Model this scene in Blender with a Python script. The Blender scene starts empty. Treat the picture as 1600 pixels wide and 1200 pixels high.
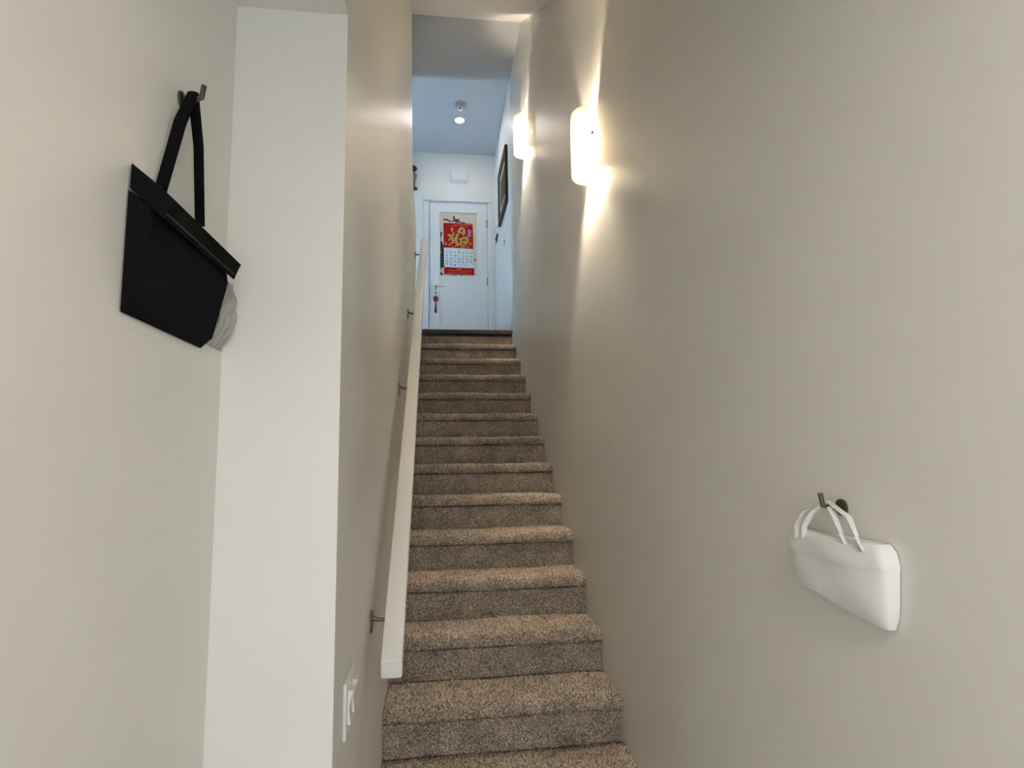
import bpy, bmesh, math, random
import numpy as np
from mathutils import Vector, Matrix

random.seed(7)
rng = np.random.default_rng(7)
scene = bpy.context.scene
C = scene.collection

# ---------------------------------------------------------------- camera
H = 1.561                      # eye height above the entry floor; all z below are given relative to the eye
cd = bpy.data.cameras.new('camera'); cam = bpy.data.objects.new('camera', cd); C.objects.link(cam)
cd.sensor_fit = 'HORIZONTAL'; cd.sensor_width = 36.0; cd.lens = 36.0 * 919.4 / 1600.0
cd.clip_start = 0.02
cr = Vector((0.99182382, -0.1268327, -0.01410565)); cu = Vector((-0.001345, -0.12091628, 0.9926618))
cf = Vector((0.12760758, 0.98452665, 0.12009824))
cam.matrix_world = Matrix(((cr.x, cu.x, -cf.x, 0), (cr.y, cu.y, -cf.y, 0), (cr.z, cu.z, -cf.z, H), (0, 0, 0, 1)))
scene.camera = cam

# ---------------------------------------------------------------- sky, daylight, exposure
scene.view_settings.view_transform = 'Standard'
scene.view_settings.look = 'None'
scene.view_settings.exposure = 3.24
scene.view_settings.gamma = 1.0
scene.view_settings.use_curve_mapping = False
world = bpy.data.worlds.new('sky'); scene.world = world; world.use_nodes = True
bg = world.node_tree.nodes['Background']
bg.inputs[0].default_value = (0.50, 0.74, 1.0, 1); bg.inputs[1].default_value = 7.0

def portal(name, loc, size, direction):
    l = bpy.data.lights.new(name, 'AREA'); l.shape = 'RECTANGLE'; l.size, l.size_y = size
    l.cycles.is_portal = True
    o = bpy.data.objects.new(name, l); C.objects.link(o)
    o.location = (loc[0], loc[1], loc[2] + H); o.rotation_euler = Vector(direction).to_track_quat('-Z', 'Y').to_euler()
    return o

# fitted dimensions of the place (metres)
XL, XR = -0.209, 0.770         # stair walls
YC = 1.318                     # near end of the left stair wall
YD = 7.394                     # far wall with the door
XE = -0.458                    # entry side wall
RUN, RISE = 0.278, 0.1882
Y1, Z1 = 2.503, -1.0506        # front and underside of nosing of step 1
THK = 0.0544                   # nosing thickness
OV = 0.0226                    # nosing overhang
YN = Y1 + 12 * RUN             # landing edge
ZL = 1.266                     # landing level
ZC = 3.97                      # upper ceiling
YS = 4.945                     # where the sloped ceiling meets the upper ceiling
ZE = 1.042                     # entry ceiling
SL = 0.670
YE = YS - (ZC - ZE) / SL
XW = -2.3                      # far end of the upper hall
YB = -1.9                      # entry back wall
ZF = -H
portal('hall_window_portal', (XW + 0.02, (YN + YD) / 2 + 0.1, 2.75), (1.15, 1.9), (1, 0, 0))
portal('entry_glass_portal', (0.16, YB + 0.02, ZF + 1.15), (0.8, 2.0), (0, 1, 0))

# ---------------------------------------------------------------- materials
def mat(name, col, rough=0.5, metal=0.0, spec=0.5, noise=None, bump=None, emit=None):
    m = bpy.data.materials.new(name); m.use_nodes = True
    nt = m.node_tree; b = nt.nodes['Principled BSDF']
    b.inputs['Base Color'].default_value = (*col, 1); b.inputs['Roughness'].default_value = rough
    b.inputs['Metallic'].default_value = metal; b.inputs['Specular IOR Level'].default_value = spec
    tc = nt.nodes.new('ShaderNodeTexCoord')
    if noise:
        sc, amt = noise
        n = nt.nodes.new('ShaderNodeTexNoise'); n.inputs['Scale'].default_value = sc; n.inputs['Detail'].default_value = 4
        nt.links.new(tc.outputs['Object'], n.inputs['Vector'])
        r = nt.nodes.new('ShaderNodeMapRange'); r.inputs['To Min'].default_value = 1 - amt; r.inputs['To Max'].default_value = 1 + amt
        nt.links.new(n.outputs['Fac'], r.inputs['Value'])
        mx = nt.nodes.new('ShaderNodeVectorMath'); mx.operation = 'SCALE'; mx.inputs[0].default_value = col
        nt.links.new(r.outputs[0], mx.inputs['Scale']); nt.links.new(mx.outputs[0], b.inputs['Base Color'])
    if bump:
        sc, st, di = bump
        n = nt.nodes.new('ShaderNodeTexNoise'); n.inputs['Scale'].default_value = sc; n.inputs['Detail'].default_value = 3
        nt.links.new(tc.outputs['Object'], n.inputs['Vector'])
        bp = nt.nodes.new('ShaderNodeBump'); bp.inputs['Strength'].default_value = st; bp.inputs['Distance'].default_value = di
        nt.links.new(n.outputs['Fac'], bp.inputs['Height']); nt.links.new(bp.outputs[0], b.inputs['Normal'])
    if emit:
        b.inputs['Emission Color'].default_value = (*emit[0], 1); b.inputs['Emission Strength'].default_value = emit[1]
    return m

M = {}
M['wall'] = mat('wall_paint', (0.815, 0.80, 0.745), 0.42, spec=0.35, noise=(3.0, 0.012), bump=(220, 0.10, 0.0015))
M['ceil'] = mat('ceiling_paint', (0.80, 0.78, 0.74), 0.7, spec=0.2, bump=(160, 0.15, 0.002))
M['ceil_up'] = mat('grey_ceiling_paint', (0.50, 0.515, 0.53), 0.7, spec=0.2, bump=(160, 0.15, 0.002))  # dimness of the upper ceiling is put into this darker colour
M['trim'] = mat('trim_paint', (0.80, 0.79, 0.77), 0.35, noise=(5, 0.01))
M['rail'] = mat('rail_paint', (0.93, 0.915, 0.87), 0.32, noise=(4, 0.02), bump=(90, 0.05, 0.001))
M['plastic'] = mat('white_plastic', (0.80, 0.79, 0.78), 0.35)
M['detector'] = mat('aged_grey_plastic', (0.40, 0.40, 0.40), 0.35)
M['nickel'] = mat('brushed_nickel', (0.17, 0.145, 0.115), 0.35, metal=1.0, bump=(300, 0.05, 0.0005))
M['chrome'] = mat('polished_chrome', (0.75, 0.75, 0.75), 0.12, metal=1.0)
M['dark'] = mat('dark_metal', (0.02, 0.02, 0.022), 0.5)
M['seam'] = mat('dark_gap', (0.03, 0.03, 0.03), 0.9)
M['tile'] = mat('entry_tile', (0.36, 0.33, 0.29), 0.45, noise=(2, 0.12))
M['plank'] = mat('dark_plank', (0.085, 0.065, 0.047), 0.45, noise=(6, 0.2), bump=(40, 0.1, 0.002))
M['frame'] = mat('bronze_frame', (0.075, 0.052, 0.024), 0.6, spec=0.15, noise=(60, 0.7), bump=(80, 0.8, 0.006))
M['mat'] = mat('cream_mat', (0.62, 0.57, 0.48), 0.8)
M['art'] = mat('muted_print', (0.10, 0.085, 0.06), 0.8, spec=0.1, noise=(14, 0.6))
M['red'] = mat('calendar_red', (0.42, 0.006, 0.006), 0.5, spec=0.2, noise=(20, 0.12))
M['gold'] = mat('gold_print', (0.66, 0.41, 0.11), 0.4, noise=(120, 0.4))
M['lime'] = mat('olive_gold_print', (0.36, 0.34, 0.05), 0.4, noise=(90, 0.4))
M['orange'] = mat('orange_print', (0.72, 0.22, 0.05), 0.5, noise=(90, 0.4))
M['pink'] = mat('pink_print', (0.70, 0.22, 0.50), 0.5)
M['purple'] = mat('purple_print', (0.30, 0.06, 0.30), 0.5)
M['paper'] = mat('white_paper', (0.76, 0.78, 0.82), 0.6)
M['ink'] = mat('date_ink', (0.05, 0.06, 0.10), 0.6)
M['cream'] = mat('poster_cream', (0.72, 0.62, 0.48), 0.6, noise=(7, 0.12))
M['pdark'] = mat('poster_navy', (0.018, 0.024, 0.032), 0.6, noise=(40, 0.5))
M['pgreen'] = mat('poster_green', (0.07, 0.11, 0.09), 0.6, noise=(40, 0.5))
M['pred'] = mat('poster_crimson', (0.22, 0.03, 0.035), 0.6, noise=(40, 0.5))
M['pwhite'] = mat('poster_blossom', (0.72, 0.62, 0.55), 0.6)
M['redcord'] = mat('red_cord', (0.28, 0.010, 0.012), 0.6, bump=(400, 0.5, 0.003))
M['blackorn'] = mat('black_lacquer', (0.008, 0.008, 0.010), 0.35)
M['bronzeorn'] = mat('tarnished_brass', (0.20, 0.18, 0.12), 0.45, noise=(40, 0.5))
M['black'] = mat('black_fabric', (0.006, 0.006, 0.007), 0.9, spec=0.08, bump=(700, 0.4, 0.001))
M['stitch'] = mat('brown_stitching', (0.06, 0.03, 0.015), 0.8)
M['grey'] = mat('grey_cloth', (0.44, 0.44, 0.41), 0.9, bump=(500, 0.4, 0.001))
M['white_cloth'] = mat('white_cloth', (0.86, 0.85, 0.83), 0.85, bump=(350, 0.4, 0.001))
M['bulb'] = mat('lit_bulb', (1, 1, 1), 0.4, emit=((1.0, 0.84, 0.66), 170.0))
M['spot'] = mat('lit_downlight_lens', (1, 1, 1), 0.4, emit=((1.0, 0.90, 0.86), 27.0))
M['pot'] = mat('lit_entry_downlight_lens', (1, 1, 1), 0.4, emit=((1.0, 0.92, 0.82), 78.0))

def glass_mat(name, tint):
    m = bpy.data.materials.new(name); m.use_nodes = True; nt = m.node_tree
    for n in list(nt.nodes): nt.nodes.remove(n)
    o = nt.nodes.new('ShaderNodeOutputMaterial'); t = nt.nodes.new('ShaderNodeBsdfTransparent'); g = nt.nodes.new('ShaderNodeBsdfGlossy')
    t.inputs[0].default_value = (*tint, 1); g.inputs['Roughness'].default_value = 0.05
    mx = nt.nodes.new('ShaderNodeMixShader'); mx.inputs[0].default_value = 0.06
    nt.links.new(t.outputs[0], mx.inputs[1]); nt.links.new(g.outputs[0], mx.inputs[2]); nt.links.new(mx.outputs[0], o.inputs[0])
    return m
M['glass_clear'] = glass_mat('blue_tinted_glass', (0.093, 0.13, 0.158))
M['glass_warm'] = glass_mat('warm_tinted_glass', (0.345, 0.30, 0.283))

def shade_mat():
    m = bpy.data.materials.new('opal_glass'); m.use_nodes = True; nt = m.node_tree
    for n in list(nt.nodes): nt.nodes.remove(n)
    o = nt.nodes.new('ShaderNodeOutputMaterial'); t = nt.nodes.new('ShaderNodeBsdfTranslucent'); d = nt.nodes.new('ShaderNodeBsdfDiffuse')
    t.inputs[0].default_value = (0.62, 0.60, 0.55, 1); d.inputs[0].default_value = (0.85, 0.83, 0.78, 1)
    mx = nt.nodes.new('ShaderNodeMixShader'); mx.inputs[0].default_value = 0.62
    nt.links.new(t.outputs[0], mx.inputs[1]); nt.links.new(d.outputs[0], mx.inputs[2]); nt.links.new(mx.outputs[0], o.inputs[0])
    return m
M['opal'] = shade_mat()

def carpet_mat():
    m = bpy.data.materials.new('taupe_carpet'); m.use_nodes = True; nt = m.node_tree
    b = nt.nodes['Principled BSDF']; b.inputs['Roughness'].default_value = 0.95; b.inputs['Specular IOR Level'].default_value = 0.1
    a = nt.nodes.new('ShaderNodeAttribute'); a.attribute_name = 'tuft'
    r = nt.nodes.new('ShaderNodeValToRGB'); e = r.color_ramp.elements
    e[0].position = 0.0; e[0].color = (0.15, 0.118, 0.086, 1)
    e[1].position = 1.0; e[1].color = (0.97, 0.90, 0.78, 1)
    x = r.color_ramp.elements.new(0.35); x.color = (0.51, 0.43, 0.335, 1)
    x = r.color_ramp.elements.new(0.75); x.color = (0.86, 0.76, 0.63, 1)
    nt.links.new(a.outputs['Fac'], r.inputs[0])
    g = nt.nodes.new('ShaderNodeNewGeometry')
    n = nt.nodes.new('ShaderNodeTexNoise'); n.inputs['Scale'].default_value = 9.0; n.inputs['Detail'].default_value = 3
    nt.links.new(g.outputs['Position'], n.inputs['Vector'])
    mr = nt.nodes.new('ShaderNodeMapRange'); mr.inputs['From Min'].default_value = 0.3; mr.inputs['From Max'].default_value = 0.7
    mr.inputs['To Min'].default_value = 0.82; mr.inputs['To Max'].default_value = 1.18
    nt.links.new(n.outputs['Fac'], mr.inputs['Value'])
    v = nt.nodes.new('ShaderNodeVectorMath'); v.operation = 'SCALE'
    nt.links.new(r.outputs[0], v.inputs[0]); nt.links.new(mr.outputs[0], v.inputs['Scale'])
    nt.links.new(v.outputs[0], b.inputs['Base Color'])
    return m
M['carpet'] = carpet_mat()

# ---------------------------------------------------------------- mesh helpers (coordinates: x, y, z relative to the eye)
class MB:
    def __init__(s): s.v = []; s.f = []
    def add(s, v, f):
        o = len(s.v); s.v += [tuple(p) for p in v]; s.f += [tuple(i + o for i in q) for q in f]; return s
    def box(s, x0, x1, y0, y1, z0, z1):
        v = [(x, y, z) for x in (x0, x1) for y in (y0, y1) for z in (z0, z1)]
        return s.add(v, [(0, 1, 3, 2), (4, 6, 7, 5), (0, 4, 5, 1), (2, 3, 7, 6), (0, 2, 6, 4), (1, 5, 7, 3)])
    def prism(s, poly, axis, a, b):
        # poly in the two other axes (order x,y,z with axis removed), extruded from a to b
        def P(p, t):
            q = list(p); q.insert(axis, t); return q
        n = len(poly); v = [P(p, a) for p in poly] + [P(p, b) for p in poly]
        f = [tuple(range(n)), tuple(range(2 * n - 1, n - 1, -1))] + [(i, i + n, (i + 1) % n + n, (i + 1) % n) for i in range(n)]
        return s.add(v, f)
    def lathe(s, prof, c, axis='z', seg=24):
        v = []; f = []
        for r, h in prof:
            for i in range(seg):
                a = 2 * math.pi * i / seg; x, y = r * math.cos(a), r * math.sin(a)
                p = {'z': (x, y, h), 'y': (x, h, y), 'x': (h, x, y)}[axis]
                v.append((c[0] + p[0], c[1] + p[1], c[2] + p[2]))
        for k in range(len(prof) - 1):
            for i in range(seg):
                j = (i + 1) % seg; f.append((k * seg + i, k * seg + j, (k + 1) * seg + j, (k + 1) * seg + i))
        f.append(tuple(range(seg))[::-1]); f.append(tuple((len(prof) - 1) * seg + i for i in range(seg)))
        return s.add(v, f)
    def tube(s, pts, r, seg=10, squash=1.0):
        pts = [Vector(p) for p in pts]; rs = r if isinstance(r, (list, tuple)) else [r] * len(pts)
        v = []; f = []; up = Vector((0.13, 0.21, 0.97))
        for i, p in enumerate(pts):
            d = (pts[min(i + 1, len(pts) - 1)] - pts[max(i - 1, 0)]).normalized()
            a = d.cross(up)
            if a.length < 0.05: a = d.cross(Vector((1, 0, 0)))
            a.normalize(); b = d.cross(a)
            for k in range(seg):
                t = 2 * math.pi * k / seg; v.append(p + rs[i] * (math.cos(t) * a + squash * math.sin(t) * b))
        for i in range(len(pts) - 1):
            for k in range(seg):
                j = (k + 1) % seg; f.append((i * seg + k, i * seg + j, (i + 1) * seg + j, (i + 1) * seg + k))
        f.append(tuple(range(seg))[::-1]); f.append(tuple((len(pts) - 1) * seg + k for k in range(seg)))
        return s.add(v, f)

ORIG = {}
def finish(o, smooth, bevel, bseg):
    bm = bmesh.new(); bm.from_mesh(o.data); bmesh.ops.recalc_face_normals(bm, faces=bm.faces)
    if bevel:
        es = [e for e in bm.edges if len(e.link_faces) == 2 and e.calc_face_angle(0) > math.radians(35)]
        bmesh.ops.bevel(bm, geom=es, offset=bevel, segments=bseg, profile=0.5, affect='EDGES', clamp_overlap=True)
    if smooth:
        for f in bm.faces: f.smooth = True
        for e in bm.edges:
            if len(e.link_faces) == 2 and e.calc_face_angle(0) > math.radians(40): e.smooth = False
    bm.to_mesh(o.data); bm.free()

def thing(name, label, cat, loc, group=None, kind=None):
    o = bpy.data.objects.new(name, None); o.empty_display_size = 0.05; C.objects.link(o)
    o.location = (loc[0], loc[1], loc[2] + H); ORIG[o.name] = Vector(loc)
    if label: o['label'] = label
    if cat: o['category'] = cat
    if group: o['group'] = group
    if kind: o['kind'] = kind
    return o

def part(name, mb, m, parent=None, smooth=False, bevel=0, bseg=2, label=None, cat=None, group=None, kind=None):
    me = bpy.data.meshes.new(name)
    vs = [Vector(p) for p in mb.v]
    if parent is not None: org = ORIG[parent.name]
    else:
        lo = Vector([min(p[i] for p in vs) for i in range(3)]); hi = Vector([max(p[i] for p in vs) for i in range(3)])
        org = Vector(((lo.x + hi.x) / 2, (lo.y + hi.y) / 2, lo.z))
    me.from_pydata([p - org for p in vs], [], mb.f); me.update()
    o = bpy.data.objects.new(name, me); C.objects.link(o); me.materials.append(M[m] if isinstance(m, str) else m)
    if parent is not None: o.parent = parent; ORIG[o.name] = org
    else: o.location = (org.x, org.y, org.z + H); ORIG[o.name] = org
    finish(o, smooth, bevel, bseg)
    if label: o['label'] = label
    if cat: o['category'] = cat
    if group: o['group'] = group
    if kind: o['kind'] = kind
    return o

def struct(name, mb, m, label, cat, **k):
    return part(name, mb, m, label=label, cat=cat, kind='structure', **k)

# ================================================================ THE SHELL
struct('floor', MB().box(XE, XR, YB, Y1 - 2 * RUN + OV, ZF - 0.1, ZF), 'tile', 'plain entry floor at the foot of the stairs', 'floor')
struct('wall_right', MB().box(XR, XR + 0.12, YB, YD, ZF, ZC), 'wall', 'long plain wall carrying the two lit sconces', 'wall')

# left stair wall, slightly bowed at its far upper end
bm = bmesh.new()
bmesh.ops.create_cube(bm, size=1.0)
for v in bm.verts:
    v.co.x = XE + (v.co.x + 0.5) * (XL - XE); v.co.y = YC + (v.co.y + 0.5) * (YN - YC); v.co.z = ZF + (v.co.z + 0.5) * (ZC - ZF)
for y in np.arange(4.5, YN, 0.12): bmesh.ops.bisect_plane(bm, geom=bm.verts[:] + bm.edges[:] + bm.faces[:], plane_co=(0, float(y), 0), plane_no=(0, 1, 0))
for z in np.arange(2.1, ZC, 0.1): bmesh.ops.bisect_plane(bm, geom=bm.verts[:] + bm.edges[:] + bm.faces[:], plane_co=(0, 0, float(z)), plane_no=(0, 0, 1))
for v in bm.verts:
    if v.co.x > XL - 0.01 and v.co.y > 4.5:
        end = np.interp(v.co.z, [2.15, 2.32, 2.42, 2.53, 2.70, 2.96, 3.75, 4.4], [-0.209, -0.209, -0.213, -0.222, -0.235, -0.245, -0.256, -0.266])
        t = min(1.0, (v.co.y - 4.6) / (YN - 4.6)) if v.co.y > 4.6 else 0
        v.co.x = XL + (float(end) - XL) * t
wl = MB(); bm.verts.ensure_lookup_table(); bm.verts.index_update()
wl.add([v.co[:] for v in bm.verts], [[v.index for v in f.verts] for f in bm.faces]); bm.free()
struct('wall_left', wl, 'wall', 'stair wall carrying the white handrail', 'wall', smooth=True)

struct('wall_entry', MB().box(XE - 0.12, XE, YB, YC, ZF, ZE), 'wall', 'entry side wall where the black bag hangs', 'wall')
struct('wall_bulkhead', MB().box(XE - 0.12, XL, YB, YC, ZE, ZC), 'wall', 'bulkhead over the entry side wall', 'wall')
b = MB().box(XE - 0.12, -0.24, YB - 0.12, YB, ZF, ZE).box(0.56, XR + 0.12, YB - 0.12, YB, ZF, ZE).box(-0.24, 0.56, YB - 0.12, YB, ZF + 2.15, ZE)
struct('wall_back', b, 'wall', 'entry wall with the glazed front door behind the viewer', 'wall')
struct('ceiling_entry', MB().box(XL, XR, YB, YE, ZE, ZE + 0.1), 'ceil', 'flat ceiling over the entry', 'ceiling')
struct('ceiling_slope', MB().prism([(YE, ZE), (YS, ZC), (YS, ZC + 0.12), (YE, ZE + 0.12)], 0, XL - 0.06, XR), 'ceil',
       'sloped ceiling running parallel to the stairs', 'ceiling')
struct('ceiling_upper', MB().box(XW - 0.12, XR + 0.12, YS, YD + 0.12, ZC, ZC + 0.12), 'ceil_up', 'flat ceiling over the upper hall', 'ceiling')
# upper hall
DX0, DX1, DT = -0.089, 0.657, 3.298
b = MB().box(XW - 0.12, DX0 - 0.012, YD, YD + 0.12, ZL - 0.2, ZC).box(DX1 + 0.012, XR + 0.12, YD, YD + 0.12, ZL - 0.2, ZC).box(DX0 - 0.012, DX1 + 0.012, YD, YD + 0.12, DT + 0.012, ZC)
struct('wall_far', b, 'wall', 'wall around the white door at the top of the stairs', 'wall')
struct('wall_hall', MB().box(XW, XE, YN - 0.12, YN, ZL, ZC), 'wall', 'near wall of the upper hall', 'wall')
b = MB().box(XW - 0.12, XW, YN - 0.12, YD, ZL, 1.75).box(XW - 0.12, XW, YN - 0.12, YD, 3.75, ZC).box(XW - 0.12, XW, YN - 0.12, 6.10, 1.75, 3.75).box(XW - 0.12, XW, 7.27, YD, 1.75, 3.75)
struct('wall_hall_end', b, 'wall', 'end wall of the upper hall around its window', 'wall')
struct('floor_upper', MB().box(XW - 0.12, XR, YN + 0.10, YD, ZL - 0.2, ZL), 'plank', 'dark plank floor of the upper landing', 'floor')

# windows that let the daylight in
w = thing('window_1', 'hall window at the end of the upper hall', 'window', (XW - 0.06, 6.685, 1.75), kind='structure')
fb = MB()
for a, c in ((6.10, 6.15), (7.22, 7.27), (6.66, 6.71)): fb.box(XW - 0.09, XW - 0.03, a, c, 1.75, 3.75)
fb.box(XW - 0.085, XW - 0.035, 6.10, 7.27, 1.75, 1.80).box(XW - 0.085, XW - 0.035, 6.10, 7.27, 3.70, 3.75)
part('window_frame', fb, 'trim', w)
for a, c in ((6.15, 6.66), (6.71, 7.22)): part('pane', MB().box(XW - 0.064, XW - 0.06, a, c, 1.80, 3.70), 'glass_clear', w)
w = thing('door_2', 'glazed front door behind the viewer', 'door', (0.16, YB - 0.06, ZF), kind='structure')
part('door_frame', MB().box(-0.24, -0.16, YB - 0.09, YB - 0.03, ZF, ZF + 2.15).box(0.48, 0.56, YB - 0.09, YB - 0.03, ZF, ZF + 2.15).box(-0.16, 0.48, YB - 0.09, YB - 0.03, ZF, ZF + 0.15).box(-0.16, 0.48, YB - 0.09, YB - 0.03, ZF + 2.05, ZF + 2.15), 'trim', w)
part('pane', MB().box(-0.16, 0.48, YB - 0.064, YB - 0.06, ZF + 0.15, ZF + 2.05), 'glass_warm', w)

# trim
struct('baseboard_right', MB().box(XR - 0.014, XR, YN + 0.1, YD - 0.02, ZL, ZL + 0.125), 'trim', 'white baseboard along the right landing wall', 'baseboard', bevel=0.003)
struct('baseboard_far', MB().box(XW, -0.172, YD - 0.014, YD, ZL, ZL + 0.125), 'trim', 'white baseboard left of the upper door', 'baseboard', bevel=0.003)
tr = thing('trim_1', 'flat white casing around the upper door', 'door casing', (0.28, YD, ZL), kind='structure')
part('side_casing', MB().box(-0.172, -0.097, YD - 0.018, YD, ZL, 3.302), 'trim', tr, bevel=0.0025)
part('side_casing', MB().box(0.664, 0.729, YD - 0.018, YD, ZL, 3.302), 'trim', tr, bevel=0.0025)
part('head_casing', MB().box(-0.174, 0.731, YD - 0.024, YD, 3.304, 3.380), 'trim', tr, bevel=0.003)
part('jamb', MB().box(-0.097, DX0 - 0.004, YD + 0.004, YD + 0.10, ZL, DT + 0.01), 'trim', tr)
part('jamb', MB().box(DX1 + 0.004, 0.666, YD + 0.004, YD + 0.10, ZL, DT + 0.01), 'trim', tr)
part('jamb', MB().box(-0.097, 0.666, YD + 0.004, YD + 0.10, DT + 0.004, DT + 0.011), 'trim', tr)

# ================================================================ STAIRCASE
stairs = thing('staircase', 'straight flight of taupe carpeted stairs between two walls', 'stairs', ((XL + XR) / 2, Y1 - 2 * RUN, ZF))
WID = XR - XL
def tufted(name, prof, seed, spacing=0.0050, hgt=0.0085):
    """prof: list of (y, z) along the surface, outward side on the left when walking; returns a mesh with pile."""
    r = np.random.default_rng(seed)
    P = np.array(prof); seg = np.diff(P, axis=0); L = np.hypot(seg[:, 0], seg[:, 1]); cum = np.concatenate([[0], np.cumsum(L)])
    # backing
    nx = 24; xs = np.linspace(-WID / 2 + 0.0005, WID / 2 - 0.0005, nx + 1)
    def wave(x, s): return 0.0022 * np.sin(x * 9.1 + seed * 1.7 + s * 5) + 0.0014 * np.sin(x * 23.7 + s * 11 + seed) + 0.001 * np.sin(s * 40 + x * 4)
    N = np.stack([-seg[:, 1], seg[:, 0]], 1) / L[:, None]
    Nv = np.zeros_like(P); Nv[:-1] += N; Nv[1:] += N; Nv /= np.linalg.norm(Nv, axis=1)[:, None]
    V = []; F = []
    for j in range(len(P)):
        for x in xs:
            w = wave(x, cum[j]); V.append((x, P[j, 0] + Nv[j, 0] * w, P[j, 1] + Nv[j, 1] * w))
    for j in range(len(P) - 1):
        for i in range(nx):
            a = j * (nx + 1) + i; F.append((a, a + 1, a + nx + 2)); F.append((a, a + nx + 2, a + nx + 1))
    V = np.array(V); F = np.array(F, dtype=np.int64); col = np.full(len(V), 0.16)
    # tufts
    ns = max(2, int(cum[-1] / spacing)); nX = int(WID / spacing)
    S, X = np.meshgrid((np.arange(ns) + 0.5) / ns * cum[-1], -WID / 2 + 0.002 + (np.arange(nX) + 0.5) / nX * (WID - 0.004), indexing='ij')
    S = np.clip(S + r.uniform(-.5, .5, S.shape) * spacing, 0, cum[-1] - 1e-5).ravel(); X = np.clip((X + r.uniform(-.5, .5, X.shape) * spacing).ravel(), -WID / 2 + 0.003, WID / 2 - 0.003)
    idx = np.clip(np.searchsorted(cum, S, side='right') - 1, 0, len(L) - 1); t = (S - cum[idx]) / L[idx]
    base = P[idx] + seg[idx] * t[:, None]; n = Nv[idx] * (1 - t)[:, None] + Nv[idx + 1] * t[:, None]
    w = wave(X, S); base = base + n * w[:, None]
    B = np.stack([X, base[:, 0], base[:, 1]], 1); NN = np.stack([np.zeros(len(X)), n[:, 0], n[:, 1]], 1); T = np.stack([np.zeros(len(X)), seg[idx, 0] / L[idx], seg[idx, 1] / L[idx]], 1)
    U = np.tile([1.0, 0, 0], (len(X), 1))
    k = len(X); h = hgt * r.uniform(0.55, 1.15, k); rad = spacing * r.uniform(0.55, 0.85, k); ph = r.uniform(0, 2 * np.pi, k)
    tilt = r.normal(0, 0.35, (k, 2))
    tip = B + NN * h[:, None] + U * (tilt[:, :1] * h[:, None]) + T * (tilt[:, 1:] * h[:, None])
    ring = [B + (U * np.cos(ph + a)[:, None] + T * np.sin(ph + a)[:, None]) * rad[:, None] for a in (0, 2.0944, 4.18879)]
    o = len(V); TV = np.concatenate(ring + [tip]); i = np.arange(k)
    TV[:, 0] = np.clip(TV[:, 0], -WID / 2 + 0.0004, WID / 2 - 0.0004)
    TF = np.concatenate([np.stack([o + i, o + k + i, o + 3 * k + i], 1), np.stack([o + k + i, o + 2 * k + i, o + 3 * k + i], 1), np.stack([o + 2 * k + i, o + i, o + 3 * k + i], 1)])
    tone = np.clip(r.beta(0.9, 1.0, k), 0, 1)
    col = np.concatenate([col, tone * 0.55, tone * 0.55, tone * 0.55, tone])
    V = np.concatenate([V, TV]); F = np.concatenate([F, TF])
    me = bpy.data.meshes.new(name); me.vertices.add(len(V)); me.vertices.foreach_set('co', V.astype(np.float32).ravel())
    me.loops.add(F.size); me.loops.foreach_set('vertex_index', F.astype(np.int32).ravel())
    me.polygons.add(len(F)); me.polygons.foreach_set('loop_start', np.arange(0, F.size, 3, dtype=np.int32))
    me.update(calc_edges=True); me.validate()
    at = me.attributes.new('tuft', 'FLOAT', 'POINT'); at.data.foreach_set('value', col.astype(np.float32))
    me.materials.append(M['carpet'])
    return me

# tread profile, from the back of the tread over the rounded nosing and back under it (local to nosing front / nosing underside)
pt = [(RUN + OV - 0.004, THK - 0.007)]
for y in (0.24, 0.18, 0.12, 0.075): pt.append((y, THK - 0.007))
for a in np.linspace(0, 90, 8)[1:]:
    t = math.radians(a); pt.append((0.047 - 0.040 * math.sin(t), 0.010 + (THK - 0.017) * math.cos(t) ** 1.0))
pt += [(0.0085, 0.0045), (0.014, 0.002), (OV + 0.004, 0.002)]
prof_t = [(y, z) for y, z in pt]
# outward is to the left when walking: from back to front along -y the left side is down, so walk the other way
prof_t = prof_t[::-1]
tread_me = [tufted('tread', prof_t, s) for s in (1, 2, 3)]
# riser profile, from its foot up to just below the nosing (local to nosing front / underside of the nosing above)
hr = RISE - THK
prof_r = [(OV + 0.006, -hr - 0.004), (OV + 0.006, -hr * 0.5), (OV + 0.006, -0.010)]
riser_me = [tufted('riser', prof_r, 10 + s, hgt=0.0055) for s in (1, 2, 3)]
so = ORIG[stairs.name]
for k in range(-1, 14):
    yk, zk = Y1 + (k - 1) * RUN, Z1 + (k - 1) * RISE
    for nm, ms in (('tread', tread_me), ('riser', riser_me)):
        if nm == 'tread' and k == 13: continue
        o = bpy.data.objects.new(nm, ms[k % 3]); C.objects.link(o); o.parent = stairs
        o.location = Vector(((XL + XR) / 2, yk, zk)) - so
# closed timber body under the carpet
poly = [(Y1 - 2 * RUN + OV + 0.012, ZF)]
for k in range(-1, 13):
    yk, zk = Y1 + (k - 1) * RUN + OV + 0.010, Z1 + (k - 1) * RISE + THK - 0.012
    poly += [(yk, zk), (yk + RUN, zk)]
poly += [(YN + OV + 0.010, ZL - 0.06), (YN + 0.10, ZL - 0.06), (YN + 0.10, ZF)]
part('stair_body', MB().prism(poly, 0, XL + 0.002, XR - 0.002), 'carpet', stairs)
part('landing_nosing', MB().prism([(YN, ZL - 0.040), (YN, ZL - 0.006), (YN + 0.006, ZL), (YN + 0.10, ZL), (YN + 0.10, ZL - 0.040)], 0, XL + 0.001, XR - 0.001), 'plank', stairs,
     label='dark wood edge of the landing')

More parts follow.
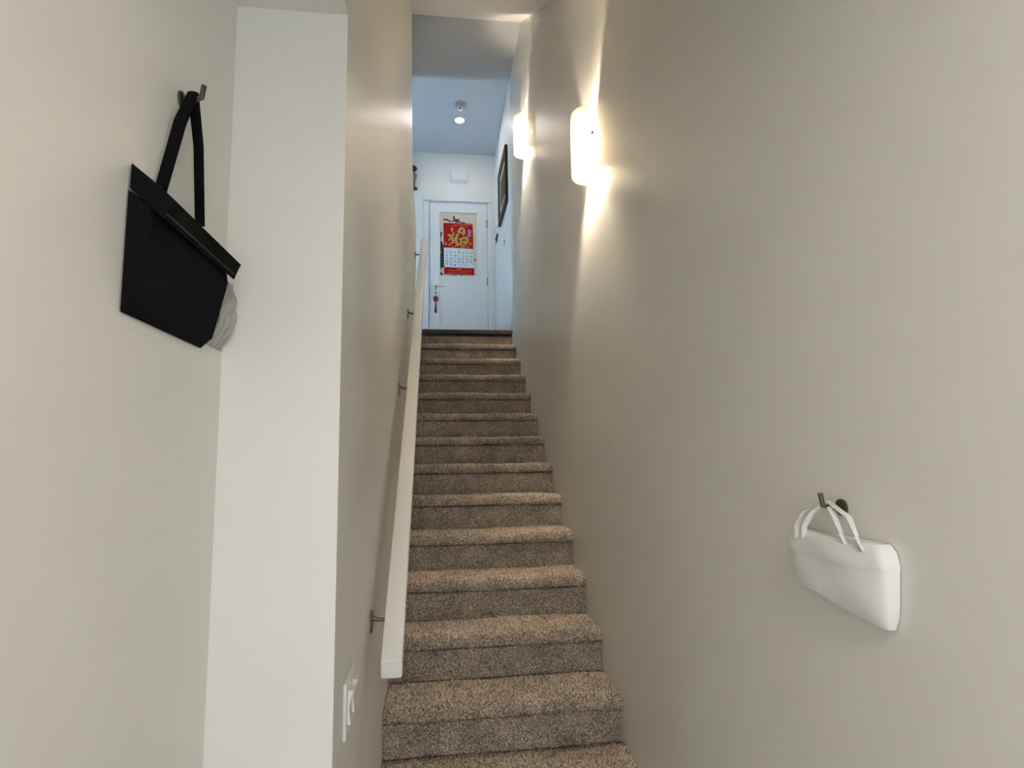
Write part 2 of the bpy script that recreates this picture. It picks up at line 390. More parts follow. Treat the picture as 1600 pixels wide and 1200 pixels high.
# ================================================================ HANDRAIL
RX0, RX1 = -0.159, -0.097
def railtop(y): return -0.583 + 0.690 * (y - 1.814)
rail = thing('handrail', 'long white square wooden handrail climbing beside the stairs', 'handrail', (-0.128, 1.814, railtop(1.814) - 0.06))
sn = math.sin(math.atan(0.69)); cs = math.cos(math.atan(0.69)); hh = 0.050
y0, y1 = 1.814, 5.845
part('rail_bar', MB().prism([(y0, railtop(y0)), (y1, railtop(y1)), (y1 + hh * sn, railtop(y1) - hh * cs), (y0 + hh * sn * 0.35, railtop(y0) - hh * 1.12)], 0, RX0, RX1), 'rail', rail, smooth=True, bevel=0.006, bseg=3)
for y in (2.02, 3.33, 4.29, 5.60):
    t = railtop(y)
    wx = XL
    bk = part('bracket', MB().prism([(y - 0.014, t - 0.118), (y - 0.018, t - 0.105), (y - 0.018, t - 0.062), (y - 0.012, t - 0.052), (y + 0.012, t - 0.052), (y + 0.018, t - 0.062), (y + 0.018, t - 0.105), (y + 0.014, t - 0.118)], 0, wx, wx + 0.006), 'nickel', rail, bevel=0.0015,
              label='brushed metal rail bracket')
    ap = [(wx + 0.004, y, t - 0.074), (wx + 0.020, y, t - 0.080), (wx + 0.040, y, t - 0.082), (wx + 0.058, y, t - 0.077), (wx + 0.074, y, t - 0.064), (wx + 0.080, y, t - 0.050)]
    part('bracket_arm', MB().tube(ap, [0.0075, 0.0065, 0.006, 0.006, 0.006, 0.007], 10), 'nickel', bk, smooth=True)

# ================================================================ WALL SCONCES
def sconce(yc, zb, label):
    R, hgt = 0.108, 0.315
    s = thing('wall_sconce', label, 'wall lamp', (XR, yc, zb), 'half-round glass sconces')
    # half-cylinder of opal glass
    V = []; F = []; n = 40; th = 0.005
    for rr in (R, R - th):
        for z in (zb, zb + hgt):
            for i in range(n + 1):
                a = math.pi * i / n; V.append((XR - rr * math.sin(a) * 0.98 - 0.001, yc - rr * math.cos(a), z))
    m_ = n + 1
    for i in range(n):
        F.append((i, i + 1, m_ + i + 1, m_ + i)); F.append((2 * m_ + i, 3 * m_ + i, 3 * m_ + i + 1, 2 * m_ + i + 1))
        F.append((i, 2 * m_ + i, 2 * m_ + i + 1, i + 1)); F.append((m_ + i, m_ + i + 1, 3 * m_ + i + 1, 3 * m_ + i))
    F += [(0, m_, 3 * m_, 2 * m_), (n, 2 * m_ + n, 3 * m_ + n, m_ + n)]
    part('glass_shade', MB().add(V, F), 'opal', s, smooth=True, label='white opal glass half-cylinder shade')
    part('backplate', MB().box(XR - 0.012, XR - 0.0005, yc - 0.045, yc + 0.045, zb + 0.10, zb + 0.24), 'plastic', s, bevel=0.003)
    part('bracket', MB().tube([(XR - 0.004, yc - 0.085, zb + 0.035), (XR - 0.05, yc + 0.0, zb + 0.035), (XR - 0.10, yc + 0.01, zb + 0.035)], 0.003, 8), 'chrome', s, smooth=True)
    for sg in (-1, 1):
        part('screw', MB().lathe([(0.002, -0.009), (0.006, -0.008), (0.0066, -0.001), (0.004, 0.001)] if sg < 0 else [(0.004, -0.001), (0.0066, 0.001), (0.006, 0.008), (0.002, 0.009)], (XR - 0.030, yc + sg * (R - 0.003), zb + 0.165), 'y', 12), 'dark', s, smooth=True)
    part('lamp_holder', MB().lathe([(0.016, 0), (0.018, 0.004), (0.018, 0.035), (0.012, 0.045)], (XR - 0.050, yc, zb + 0.175), 'z', 16), 'plastic', s, smooth=True)
    prof = [(0.004, -0.001), (0.015, 0.004), (0.026, 0.022), (0.030, 0.042), (0.027, 0.062), (0.015, 0.085), (0.012, 0.095)]
    part('bulb', MB().lathe(prof, (XR - 0.050, yc, zb + 0.082), 'z', 20), 'bulb', s, smooth=True)
    return s
sconce(2.690, 1.365, 'lit half-round glass sconce lower on the stair wall')
sconce(4.770, 2.600, 'lit half-round glass sconce near the framed picture upstairs')

# ================================================================ UPPER DOOR
door = thing('door_1', 'white shaker door with one recessed panel and lever handle', 'door', ((DX0 + DX1) / 2, YD + 0.008, ZL), kind='structure')
YF = YD + 0.006
PX0, PX1, PZ0, PZ1 = 0.045, 0.528, 1.47, 3.163
part('stile', MB().box(DX0, PX0, YF, YF + 0.035, ZL + 0.008, DT), 'trim', door, bevel=0.002)
part('stile', MB().box(PX1, DX1, YF, YF + 0.035, ZL + 0.008, DT), 'trim', door, bevel=0.002)
part('top_rail', MB().box(PX0 - 0.001, PX1 + 0.001, YF + 0.0004, YF + 0.035, PZ1, DT), 'trim', door)
part('bottom_rail', MB().box(PX0 - 0.001, PX1 + 0.001, YF + 0.0004, YF + 0.035, ZL + 0.008, PZ0), 'trim', door)
part('panel', MB().box(PX0 - 0.004, PX1 + 0.004, YF + 0.016, YF + 0.026, PZ0 - 0.004, PZ1 + 0.004), 'trim', door)
for z in (3.02, 2.24, 1.46):
    part('hinge', MB().lathe([(0.004, -0.052), (0.0075, -0.050), (0.0075, 0.050), (0.004, 0.052)], (DX1 + 0.002, YF - 0.006, z), 'z', 12), 'nickel', door, smooth=True, label='metal door hinge')
part('latch_plate', MB().box(DX0 - 0.004, DX0 + 0.001, YF - 0.002, YF + 0.02, 2.10, 2.17), 'dark', door)
part('backing', MB().box(DX0 - 0.012, DX1 + 0.012, YF + 0.040, YF + 0.06, ZL - 0.1, DT + 0.012), 'seam', door)  # added sheet stops light leaks; its dark colour paints shade in the door gaps
HX, HZ = -0.014, 2.150
lv = part('lever_handle', MB().lathe([(0.026, -0.0005), (0.026, -0.008), (0.022, -0.011), (0.012, -0.012), (0.011, -0.045), (0.009, -0.050)], (HX, YF, HZ), 'y', 24), 'chrome', door, smooth=True, label='chrome lever handle')
part('lever', MB().tube([(HX - 0.008, YF - 0.047, HZ), (HX + 0.03, YF - 0.049, HZ + 0.001), (HX + 0.08, YF - 0.050, HZ + 0.001), (HX + 0.118, YF - 0.046, HZ - 0.004)], [0.011, 0.0105, 0.009, 0.007], 14, 0.8), 'chrome', lv, smooth=True)

# ================================================================ POSTER AND CALENDAR ON THE DOOR
def cx(u): return 0.049 + (u - 85) / 615.0 * 0.470      # u, v are read off an enlarged view of the calendar
def cz(v): return 3.160 - (v - 50) / 1080.0 * 0.838
def blob(mb, pts, y, th=0.0006):
    return mb.prism([(cx(u), cz(v)) for u, v in pts], 1, y - th, y)
def disc(mb, u, v, r, y, n=10, rv=None, rot=0):
    rv = rv or r
    return blob(mb, [(u + r * math.cos(a) * math.cos(rot) - rv * math.sin(a) * math.sin(rot), v + r * math.cos(a) * math.sin(rot) + rv * math.sin(a) * math.cos(rot)) for a in [2 * math.pi * i / n for i in range(n)]], y)
def ribbon(mb, pts, ws, y, th=0.0006):
    P = [Vector(p) for p in pts]; Q = []; W = []
    for i in range(len(P) - 1):       # Catmull-Rom
        p0, p1, p2, p3 = P[max(i - 1, 0)], P[i], P[i + 1], P[min(i + 2, len(P) - 1)]
        for k in range(5):
            t = k / 5; Q.append(0.5 * ((2 * p1) + (p2 - p0) * t + (2 * p0 - 5 * p1 + 4 * p2 - p3) * t * t + (3 * p1 - p0 - 3 * p2 + p3) * t ** 3)); W.append(ws[i] * (1 - t) + ws[i + 1] * t)
    Q.append(P[-1]); W.append(ws[-1])
    for i in range(len(Q) - 1):
        q = []
        for j, sg in ((i, 1), (i, -1), (i + 1, -1), (i + 1, 1)):
            d = (Q[min(j + 1, len(Q) - 1)] - Q[max(j - 1, 0)]).normalized(); n = Vector((-d.y, d.x)); q.append(Q[j] + sg * W[j] / 2 * n)
        blob(mb, [(a.x, a.y) for a in q], y, th)
    return mb

YP = YF + 0.0158
poster = thing('poster', 'cream floral poster behind the red calendar on the door', 'poster', (0.285, YP, cz(1135)))
part('sheet', MB().box(0.048, 0.523, YP - 0.0012, YP, cz(1138), 3.160), 'cream', poster)
yp = YP - 0.0012
for u, v, r, rv, a in ((185, 175, 62, 17, 0.12), (240, 195, 34, 14, 0.9), (318, 140, 48, 18, 1.45), (480, 220, 34, 16, 0.1), (300, 190, 30, 16, -0.5)): part('printed_leaf', disc(MB(), u, v, r, yp, 12, rv, a), 'pgreen', poster)
for u, v, r in ((360, 195, 30), (385, 170, 22), (345, 170, 20), (410, 205, 20), (440, 232, 14)): part('printed_flower', disc(MB(), u, v, r, yp - 0.0004, 10), 'pred', poster)
for pl in ([(86, 385), (108, 388), (122, 430), (105, 470), (124, 520), (128, 600), (150, 640), (150, 990), (126, 1010), (104, 1050), (86, 1010)], [(86, 1080), (105, 1092), (140, 1125), (100, 1136), (86, 1130)],
           [(270, 1128), (360, 1126), (350, 1138), (280, 1138)], [(405, 1128), (470, 1126), (460, 1138), (420, 1138)], [(655, 850), (668, 840), (682, 862), (692, 868), (690, 876), (668, 874), (656, 868)]):
    part('printed_branch', blob(MB(), pl, yp - 0.0002), 'pdark', poster)
for u, v, r in ((112, 490, 20), (108, 530, 22), (126, 560, 14), (112, 440, 10), (118, 1025, 18), (105, 1062, 16), (128, 1078, 14), (95, 745, 8)): part('printed_blossom', disc(MB(), u, v, r, yp - 0.0007, 9), 'pwhite', poster)

YK = YP - 0.010
cal = thing('wall_calendar', 'red hanging calendar with gold character and white date page', 'calendar', (0.28, YK, cz(1125)))
part('red_header', MB().prism([(cx(137), cz(236)), (cx(636), cz(262)), (cx(642), cz(674)), (cx(143), cz(664))], 1, YK - 0.002, YK), 'red', cal, label='red sheet with gold character')
pg = part('date_page', MB().prism([(cx(145), cz(664)), (cx(644), cz(676)), (cx(652), cz(1008)), (cx(150), cz(1000))], 1, YK - 0.0035, YK), 'paper', cal, label='white page of dates')
ft = part('red_footer', MB().prism([(cx(148), cz(998)), (cx(656), cz(1006)), (cx(660), cz(1128)), (cx(148), cz(1122))], 1, YK - 0.002, YK), 'red', cal, label='red bottom strip')
part('hanging_bar', MB().box(cx(137), cx(636), YK - 0.004, YK + 0.002, cz(246), cz(236)), 'red', cal)
yk = YK - 0.002
STROKES = [([(268, 318), (285, 345), (278, 378)], [20, 44, 22]),
           ([(212, 442), (262, 452), (325, 428)], [30, 38, 30]),
           ([(318, 395), (285, 460), (222, 545)], [22, 40, 16]),
           ([(286, 450), (296, 520), (298, 592)], [34, 44, 22]),
           ([(452, 300), (415, 345), (382, 395)], [30, 42, 26]),
           ([(440, 308), (485, 345), (490, 400), (462, 440)], [26, 36, 40, 24]),
           ([(390, 400), (430, 395), (470, 392)], [26, 32, 26]),
           ([(385, 420), (352, 500), (362, 580), (420, 600), (438, 545), (415, 500)], [36, 46, 44, 36, 30, 22]),
           ([(400, 515), (450, 500), (515, 485), (548, 525), (515, 580), (450, 625)], [26, 32, 44, 42, 36, 14]),
           ([(450, 560), (500, 550), (530, 545)], [22, 26, 20])]
for ps, ws in STROKES:
    gs = part('gold_stroke', ribbon(MB(), ps, ws, yk, 0.0012), 'gold', cal, label='gold brush stroke of the large character')
    part('stroke_inlay', ribbon(MB(), ps, [w_ * 0.42 for w_ in ws], yk - 0.0012, 0.0005), 'lime', gs)
ar = MB(); ribbon(ar, [(268, 298), (320, 272), (380, 265), (440, 276), (490, 302)], [7] * 5, yk)
rr_ = random.Random(3)
for i in range(34):
    u = 155 + 475 * rr_.random(); v = 655 - 75 * rr_.random() ** 1.5
    if abs(u - 300) < 20 and v < 610: continue
    disc(ar, u, v, 8 + 9 * rr_.random(), yk, 7)
for u, v in ((170, 560), (190, 580), (250, 600), (610, 510), (600, 560), (545, 300), (510, 285)): disc(ar, u, v, 9, yk, 7)
part('printed_ornament', ar, 'orange', cal, kind='stuff')
for u0, v0 in ((582, 372), (576, 440)):
    pk = MB()
    for i in range(6):
        a = i * math.pi / 3; disc(pk, u0 + 24 * math.cos(a), v0 + 24 * math.sin(a), 14, yk, 9)
    po = part('printed_blossom', pk, 'pink', cal); part('blossom_centre', disc(MB(), u0, v0, 17, yk - 0.0006, 9), 'purple', po)

def text_mesh(s, size):
    cv = bpy.data.curves.new('t', 'FONT'); cv.body = s; cv.size = size; cv.align_x = 'CENTER'; cv.align_y = 'CENTER'; cv.offset = size * 0.012
    o = bpy.data.objects.new('t', cv); C.objects.link(o); dg = bpy.context.evaluated_depsgraph_get(); dg.update()
    me = bpy.data.meshes.new_from_object(o.evaluated_get(dg)); V = [tuple(v.co) for v in me.vertices]; F = [tuple(p.vertices) for p in me.polygons]
    bpy.data.objects.remove(o); bpy.data.meshes.remove(me); bpy.data.curves.remove(cv)
    return V, F
dt = MB(); yd_ = YK - 0.0037
def put(mb, s, u, v, size):
    V, F = text_mesh(s, size); mb.add([(cx(u) + p[0], yd_, cz(v) + p[1]) for p in V], F)
put(dt, '6', 397, 710, 0.036)
for i in range(30):
    r_, c_ = divmod(i, 7); put(dt, str(i + 1), 195 + c_ * 68, 748 + r_ * 50 + c_ * 1.5, 0.034)
part('printed_dates', dt, 'ink', pg, kind='stuff')
ln = MB()
for v in (733,): ln.box(cx(165), cx(630), yd_, yd_ + 0.0003, cz(v + 2), cz(v))
for u in (400, 430, 470, 500, 540): ln.box(cx(u), cx(u + 26), yd_, yd_ + 0.0003, cz(948), cz(945)); ln.box(cx(u), cx(u + 22), yd_, yd_ + 0.0003, cz(962), cz(959))
for u in (170, 200, 235, 460, 500, 540): ln.box(cx(u), cx(u + 24), yd_, yd_ + 0.0003, cz(715), cz(712))
part('printed_lines', ln, 'ink', pg, kind='stuff')
st = MB(); disc(st, 330, 962, 18, yd_, 4); disc(st, 368, 945, 8, yd_, 8); part('red_stamp', st, 'red', pg)
fm = MB(); yf_ = YK - 0.0022
for u in (372, 416): fm.box(cx(u), cx(u + 20), yf_, yf_ + 0.0003, cz(1038), cz(1020))
for v, a, c in ((1056, 230, 590), (1096, 215, 600)):
    u = a
    while u < c:
        w_ = 10 + 14 * rr_.random(); fm.box(cx(u), cx(u + w_), yf_, yf_ + 0.0003, cz(v + 5), cz(v)); u += w_ + 5
part('printed_lines', fm, 'gold', ft, kind='stuff')

# red charm on the lever
ch = thing('tassel_charm', 'red knotted charm with tassel hanging from the door lever', 'charm', (HX + 0.006, YF - 0.050, 1.80))
bx, by = HX + 0.006, YF - 0.050
part('cord', MB().tube([(bx, by - 0.013, HZ + 0.004), (bx, by - 0.012, HZ - 0.02), (bx, by, HZ - 0.06), (bx, by, HZ - 0.125)], 0.002, 8).tube([(bx, by + 0.013, HZ), (bx, by + 0.010, HZ - 0.02), (bx, by, HZ - 0.055)], 0.002, 8), 'redcord', ch, smooth=True)
part('bead', MB().lathe([(0.002, -0.010), (0.008, -0.006), (0.009, 0), (0.008, 0.006), (0.002, 0.010)], (bx, by, HZ - 0.085), 'z', 12), 'dark', ch, smooth=True)
kn = MB()
for i in range(8):
    a = i * math.pi / 4; c0 = (bx, by, HZ - 0.165)
    kn.tube([(bx + math.cos(a) * 0.008, by, HZ - 0.165 + math.sin(a) * 0.010), (bx + math.cos(a + 0.25) * 0.030, by - 0.006, HZ - 0.165 + math.sin(a + 0.25) * 0.037), (bx + math.cos(a + 0.6) * 0.030, by + 0.004, HZ - 0.165 + math.sin(a + 0.6) * 0.036), (bx + math.cos(a + 0.8) * 0.008, by, HZ - 0.165 + math.sin(a + 0.8) * 0.010)], 0.008, 8)
kn.lathe([(0.004, -0.008), (0.024, -0.006), (0.026, 0), (0.024, 0.006), (0.004, 0.008)], (bx, by, HZ - 0.165), 'y', 16)
part('knot', kn, 'redcord', ch, smooth=True)
ts = MB().lathe([(0.003, 0.0), (0.009, -0.006), (0.010, -0.020), (0.007, -0.026), (0.010, -0.034)], (bx, by, HZ - 0.205), 'z', 14)
for i in range(22):
    a = 2 * math.pi * i / 22; q = 0.006 + 0.009 * ((i * 7) % 5) / 5
    ts.tube([(bx + q * 0.5 * math.cos(a), by + q * 0.5 * math.sin(a), HZ - 0.232), (bx + q * math.cos(a), by + q * math.sin(a), HZ - 0.29), (bx + q * 1.15 * math.cos(a), by + q * 1.15 * math.sin(a), HZ - 0.345)], 0.0028, 5)
part('tassel', ts, 'redcord', ch, smooth=True)

# ================================================================ OTHER FITTINGS OF THE UPPER HALL
c = thing('door_chime', 'white rounded chime box on the wall above the door', 'chime', (0.292, YD, 3.572))
body = MB(); zs = [3.572, 3.580, 3.600, 3.615, 3.70, 3.722, 3.729]; dp = [0.030, 0.044, 0.058, 0.062, 0.062, 0.055, 0.040]; wd = [0.108, 0.116, 0.121, 0.124, 0.126, 0.122, 0.114]
n = 24; V = []; F = []
for z, d, w_ in zip(zs, dp, wd):
    for i in range(n + 1):
        t = -1 + 2 * i / n; V.append((0.292 + w_ * t, YD - d * (1 - 0.35 * t ** 2 - 0.45 * t ** 12) if abs(t) < 1 else YD - 0.001, z))
for k in range(len(zs) - 1):
    for i in range(n): a = k * (n + 1) + i; F.append((a, a + 1, a + n + 2, a + n + 1))
F.append(tuple(range(n + 1))[::-1]); F.append(tuple((len(zs) - 1) * (n + 1) + i for i in range(n + 1)))
F.append(tuple([k * (n + 1) for k in range(len(zs))] + [k * (n + 1) + n for k in range(len(zs) - 1, -1, -1)]))
part('cover', body.add(V, F), 'plastic', c, smooth=True)
part('base', MB().box(0.178, 0.406, YD - 0.006, YD, 3.580, 3.722), 'plastic', c)

def downlight(x, y, z, r, label, lens):
    d = thing('recessed_downlight', label, 'ceiling light', (x, y, z - 0.008))
    part('trim_ring', MB().lathe([(r * 0.86, -0.003), (r * 0.92, -0.008), (r * 1.18, -0.006), (r * 1.22, -0.0005)], (x, y, z), 'z', 32), 'plastic', d, smooth=True)
    part('lens', MB().lathe([(r * 0.2, -0.0105), (r * 0.7, -0.0100), (r * 0.88, -0.0085)], (x, y, z), 'z', 32), lens, d, smooth=True, label='glowing round lens')
downlight(0.270, 6.594, ZC, 0.052, 'glowing round downlight in the ceiling above the landing', 'spot')
downlight(0.28, -0.70, ZE, 0.060, 'glowing round downlight in the entry ceiling', 'pot')  # added fill lamp, out of view, lifts the light on walls and stairs
sm = thing('smoke_detector', 'round grey-white smoke detector on the ceiling beside the glowing downlight', 'smoke detector', (0.272, 6.27, ZC - 0.062))
part('base', MB().lathe([(0.060, -0.020), (0.063, -0.016), (0.063, -0.0005)], (0.272, 6.27, ZC), 'z', 28), 'detector', sm, smooth=True)
part('cover', MB().lathe([(0.012, -0.062), (0.034, -0.061), (0.048, -0.054), (0.055, -0.042), (0.057, -0.0195)], (0.272, 6.27, ZC), 'z', 28), 'detector', sm, smooth=True)
part('sensor_button', MB().lathe([(0.002, -0.066), (0.008, -0.0655), (0.009, -0.0615)], (0.262, 6.255, ZC), 'z', 14), 'dark', sm, smooth=True)
for i in range(10):
    a = 2 * math.pi * i / 10
    part('vent_slot', MB().lathe([(0.0052, -0.004), (0.0052, 0.004)], (0.272 + 0.0535 * math.cos(a), 6.27 + 0.0535 * math.sin(a), ZC - 0.034), 'z', 8), 'dark', sm)

pic = thing('framed_picture', 'dark bronze framed picture with cream mat on the landing wall', 'picture', (XR, 6.40, 2.730))
a0, a1, b0, b1, w_ = 6.030, 6.775, 2.730, 3.378, 0.095
def member(mb, p):
    # p: outer/inner corner loop of one side: outer a, outer b, inner b, inner a in (y, z)
    o1, o2, i2, i1 = p; xs = (XR - 0.001, XR - 0.034, XR - 0.026)
    return mb.add([(xs[0], *o1), (xs[0], *o2), (xs[0], *i2), (xs[0], *i1), (xs[1], *o1), (xs[1], *o2), (xs[2], *i2), (xs[2], *i1)],
                  [(0, 1, 2, 3), (4, 7, 6, 5), (0, 4, 5, 1), (1, 5, 6, 2), (2, 6, 7, 3), (3, 7, 4, 0)])
O = [(a0, b0), (a1, b0), (a1, b1), (a0, b1)]; I = [(a0 + w_, b0 + w_), (a1 - w_, b0 + w_), (a1 - w_, b1 - w_), (a0 + w_, b1 - w_)]
for i in range(4): part('frame_side', member(MB(), (O[i], O[(i + 1) % 4], I[(i + 1) % 4], I[i])), 'frame', pic, bevel=0.004)
part('mat_board', MB().box(XR - 0.016, XR - 0.002, a0 + w_ - 0.004, a1 - w_ + 0.004, b0 + w_ - 0.004, b1 - w_ + 0.004), 'mat', pic)
part('print', MB().box(XR - 0.018, XR - 0.0155, a0 + w_ + 0.075, a1 - w_ - 0.075, b0 + w_ + 0.065, b1 - w_ - 0.065), 'art', pic)

kh = thing('wall_holder', 'small white wall box with dark keys below it beside the door casing', 'key holder', (XR, 7.13, 2.69))
part('box', MB().box(XR - 0.026, XR - 0.0005, 7.03, 7.23, 2.760, 2.862), 'plastic', kh, bevel=0.004)
part('lip', MB().box(XR - 0.032, XR - 0.0005, 7.025, 7.235, 2.848, 2.866), 'plastic', kh, bevel=0.003)
for i, y in enumerate((7.06, 7.10, 7.17, 7.21)):
    part('key', MB().lathe([(0.012, -0.003), (0.013, 0), (0.012, 0.003)], (XR - 0.014, y, 2.744), 'y', 14).box(XR - 0.018, XR - 0.010, y - 0.002, y + 0.002, 2.685 - 0.008 * (i % 2), 2.738), 'dark', kh)
hk = part('wall_hook', MB().tube([(XR + 0.001, 6.33, 2.400), (XR - 0.012, 6.33, 2.402), (XR - 0.018, 6.325, 2.388), (XR - 0.012, 6.315, 2.365), (XR - 0.016, 6.315, 2.340), (XR - 0.026, 6.32, 2.336)], 0.0042, 8), 'nickel', smooth=True,
          label='tiny dark metal hook on the landing wall below the picture', cat='hook')

orn = thing('wall_ornament', 'black and brass ornament on the far wall beside the stair wall end', 'ornament', (-0.335, YD, 3.43))
ox, oy = -0.335, YD - 0.05
part('back_board', MB().prism([(ox - 0.07, 3.50), (ox + 0.045, 3.50), (ox + 0.052, 3.72), (ox + 0.045, 3.745), (ox - 0.06, 3.745)], 1, YD - 0.02, YD - 0.001), 'blackorn', orn, bevel=0.004)
part('knob', MB().lathe([(0.004, -0.022), (0.045, -0.020), (0.080, -0.012), (0.086, 0.0), (0.078, 0.014), (0.045, 0.018), (0.004, 0.020)], (ox, oy, 3.712), 'z', 24), 'blackorn', orn, smooth=True)
part('belly', MB().lathe([(0.030, 3.498), (0.058, 3.515), (0.070, 3.55), (0.082, 3.595), (0.086, 3.622), (0.070, 3.640), (0.035, 3.655)], (ox, oy, 0), 'z', 24), 'bronzeorn', orn, smooth=True)
part('foot', MB().lathe([(0.022, 3.478), (0.048, 3.482), (0.060, 3.498), (0.048, 3.510)], (ox, oy, 0), 'z', 24), 'blackorn', orn, smooth=True)
part('tail', MB().prism([(ox - 0.02, 3.475), (ox + 0.050, 3.474), (ox + 0.066, 3.458), (ox + 0.090, 3.448), (ox + 0.088, 3.436), (ox + 0.062, 3.440), (ox + 0.050, 3.424), (ox - 0.03, 3.43)], 1, oy - 0.02, YD - 0.001), 'blackorn', orn, bevel=0.004)

# ================================================================ LIGHT SWITCH
sw = thing('light_switch', 'white two-rocker light switch plate low on the stair wall', 'light switch', (XL, 1.53, -0.636))
part('cover_plate', MB().box(XL, XL + 0.008, 1.447, 1.607, -0.636, -0.512), 'plastic', sw, smooth=True, bevel=0.003, bseg=3)
for y in (1.490, 1.560):
    part('rocker', MB().prism([(XL + 0.004, -0.612), (XL + 0.0150, -0.610), (XL + 0.0105, -0.572), (XL + 0.0205, -0.536), (XL + 0.004, -0.534)], 1, y - 0.018, y + 0.018), 'plastic', sw, bevel=0.0008)
    for z in (-0.624, -0.524): part('screw', MB().lathe([(0.0035, 0.0), (0.0035, 0.0095), (0.002, 0.0103)], (XL, y, z), 'x', 10), 'plastic', sw, smooth=True)

# ================================================================ THINGS HANGING IN THE ENTRY
bag = thing('shoulder_bag', 'black fabric bag with stitched flap hanging on the entry wall', 'bag', (XE, 1.08, 0.22))
def loft(sections):
    V = []; F = []; n = len(sections[0])
    for s in sections: V += s
    for k in range(len(sections) - 1):
        for i in range(n):
            j = (i + 1) % n; F.append((k * n + i, k * n + j, (k + 1) * n + j, (k + 1) * n + i))
    F.append(tuple(range(n))[::-1]); F.append(tuple((len(sections) - 1) * n + i for i in range(n)))
    return MB().add(V, F)
ys = [0.90, 0.93, 1.00, 1.08, 1.15, 1.195, 1.205]
def flap(y):
    s = 0.004 * math.sin(y * 23)
    return [(XE + 0.004, y, 0.440 + s), (-0.412, y, 0.407 + s * 0.5), (-0.3885, y, 0.3865), (-0.392, y, 0.381), (-0.4015, y, 0.3555), (-0.420, y, 0.372), (XE + 0.004, y, 0.405)]
def body_(y):
    e = 0.012 * (1 if y in (ys[0], ys[-1]) else 0); s = 0.003 * math.sin(y * 31)
    return [(XE + 0.003, y, 0.40), (-0.412 - e + s, y, 0.375), (-0.408 - e + s, y, 0.345), (-0.420 - e + s, y, 0.29), (-0.434 - e, y, 0.235), (XE + 0.003, y, 0.215)]
part('body', loft([body_(y) for y in ys[:-1]]), 'black', bag, smooth=True)
fp = part('flap', loft([flap(y) for y in ys]), 'black', bag, smooth=True, bevel=0.002)
part('stitched_hem', MB().tube([(-0.3985, y, 0.3640) for y in ys[:-1]], 0.0013, 6), 'stitch', fp)
part('strap', MB().tube([(XE + 0.012, 0.98, 0.44), (XE + 0.018, 1.02, 0.58), (XE + 0.020, 1.06, 0.66), (XE + 0.018, 1.10, 0.58), (XE + 0.012, 1.14, 0.44)], 0.010, 10, 0.4), 'black', bag, smooth=True)
part('coat_hook', MB().tube([(XE - 0.001, 1.06, 0.645), (XE + 0.02, 1.06, 0.645), (XE + 0.035, 1.06, 0.652), (XE + 0.038, 1.06, 0.675)], 0.005, 8).lathe([(0.016, 0), (0.016, 0.004), (0.012, 0.006)], (XE, 1.06, 0.645), 'x', 16), 'nickel', None, smooth=True,
     label='small metal coat hook holding the black bag strap', cat='hook')

# grey scarf tucked behind the bag: folded cloth
V = []; F = []; nu, nv = 18, 22
for i in range(nu + 1):
    for j in range(nv + 1):
        y = 1.215 + 0.090 * i / nu; t = j / nv; z = 0.375 - 0.145 * t
        wv = 0.0035 * math.sin(i * 1.1 + t * 5.0) + 0.0022 * math.sin(t * 21 - i * 0.55)
        x = XE + 0.012 + 0.017 * math.sin(math.pi * (0.12 + 0.75 * t)) + wv - 0.018 * max(0, t - 0.7) / 0.3
        V.append((max(x, XE + 0.004), y, z))
n0 = len(V)
V += [(XE + 0.001 if True else 0, p[1], p[2]) for p in V]
for i in range(nu):
    for j in range(nv):
        a = i * (nv + 1) + j; q = (a, a + 1, a + nv + 2, a + nv + 1); F.append(q); F.append(tuple(k + n0 for k in q[::-1]))
for j in range(nv):
    for i, fl_ in ((0, False), (nu, True)):
        a = i * (nv + 1) + j; F.append((a, a + n0, a + 1 + n0, a + 1))
for i in range(nu):
    for j in (0, nv):
        a = i * (nv + 1) + j; b_ = a + nv + 1; F.append((a, b_, b_ + n0, a + n0))
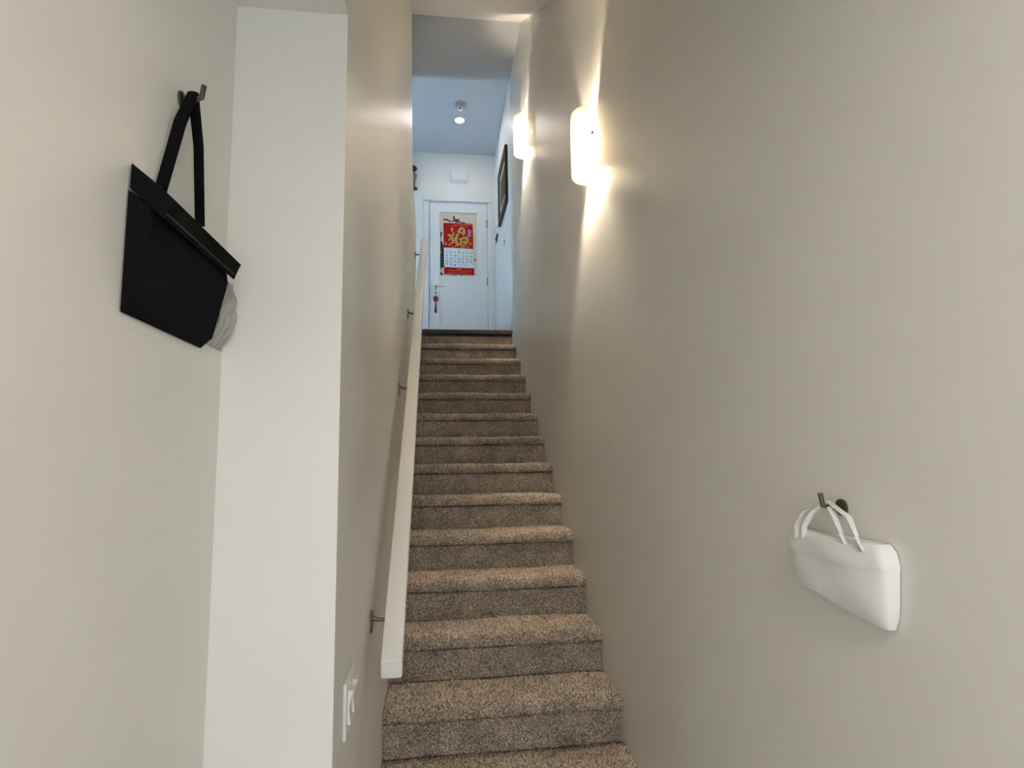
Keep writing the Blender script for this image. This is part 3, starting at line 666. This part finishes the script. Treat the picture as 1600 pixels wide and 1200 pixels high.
part('scarf', MB().add(V, F), 'grey', smooth=True, label='grey folded cloth hanging behind the black bag', cat='scarf')

# pale pouch on the right wall
pch = thing('hanging_pouch', 'pale cloth pouch with handles hanging on the sconce wall', 'pouch', (XR, 1.05, -0.30))
def ps(z, w0, w1, d, k=0.0):
    out = []
    for i in range(25):
        a = math.pi * i / 24; r_ = 1 + 0.05 * math.sin(5 * a + z * 40)
        out.append((XR - 0.002 - d * math.sin(a) ** 0.35 * r_, (w0 + w1) / 2 - 0.012 + (w1 - w0) / 2 * math.cos(a), z + k * math.cos(a)))
    return out
secs = [ps(-0.290, 0.955, 1.160, 0.020, 0.012), ps(-0.274, 0.945, 1.196, 0.034, 0.006), ps(-0.25, 0.940, 1.203, 0.038), ps(-0.215, 0.936, 1.205, 0.040), ps(-0.198, 0.934, 1.206, 0.042)]
part('body', loft(secs), 'white_cloth', pch, smooth=True)
part('folded_rim', loft([ps(-0.203, 0.934, 1.208, 0.043), ps(-0.195, 0.932, 1.210, 0.045), ps(-0.172, 0.938, 1.205, 0.042), ps(-0.160, 0.950, 1.195, 0.034)]), 'white_cloth', pch, smooth=True)
for y0_, y1_ in ((1.148, 0.97), (1.125, 1.01)):
    part('handle', MB().tube([(XR - 0.036, y0_, -0.175), (XR - 0.040, y0_ - 0.005, -0.15), (XR - 0.036, y0_ - 0.03, -0.12), (XR - 0.024, (y0_ + y1_) / 2, -0.098), (XR - 0.036, y1_ + 0.02, -0.12), (XR - 0.040, y1_, -0.15), (XR - 0.036, y1_ - 0.005, -0.175)], 0.006, 8, 0.6), 'white_cloth', pch, smooth=True)
part('coat_hook', MB().tube([(XR + 0.001, 1.055, -0.108), (XR - 0.02, 1.055, -0.108), (XR - 0.04, 1.055, -0.104), (XR - 0.044, 1.055, -0.08)], 0.005, 8).lathe([(0.012, -0.006), (0.016, -0.004), (0.016, 0)], (XR, 1.055, -0.108), 'x', 16), 'nickel', None, smooth=True,
     label='small metal coat hook holding the pale pouch', cat='hook')
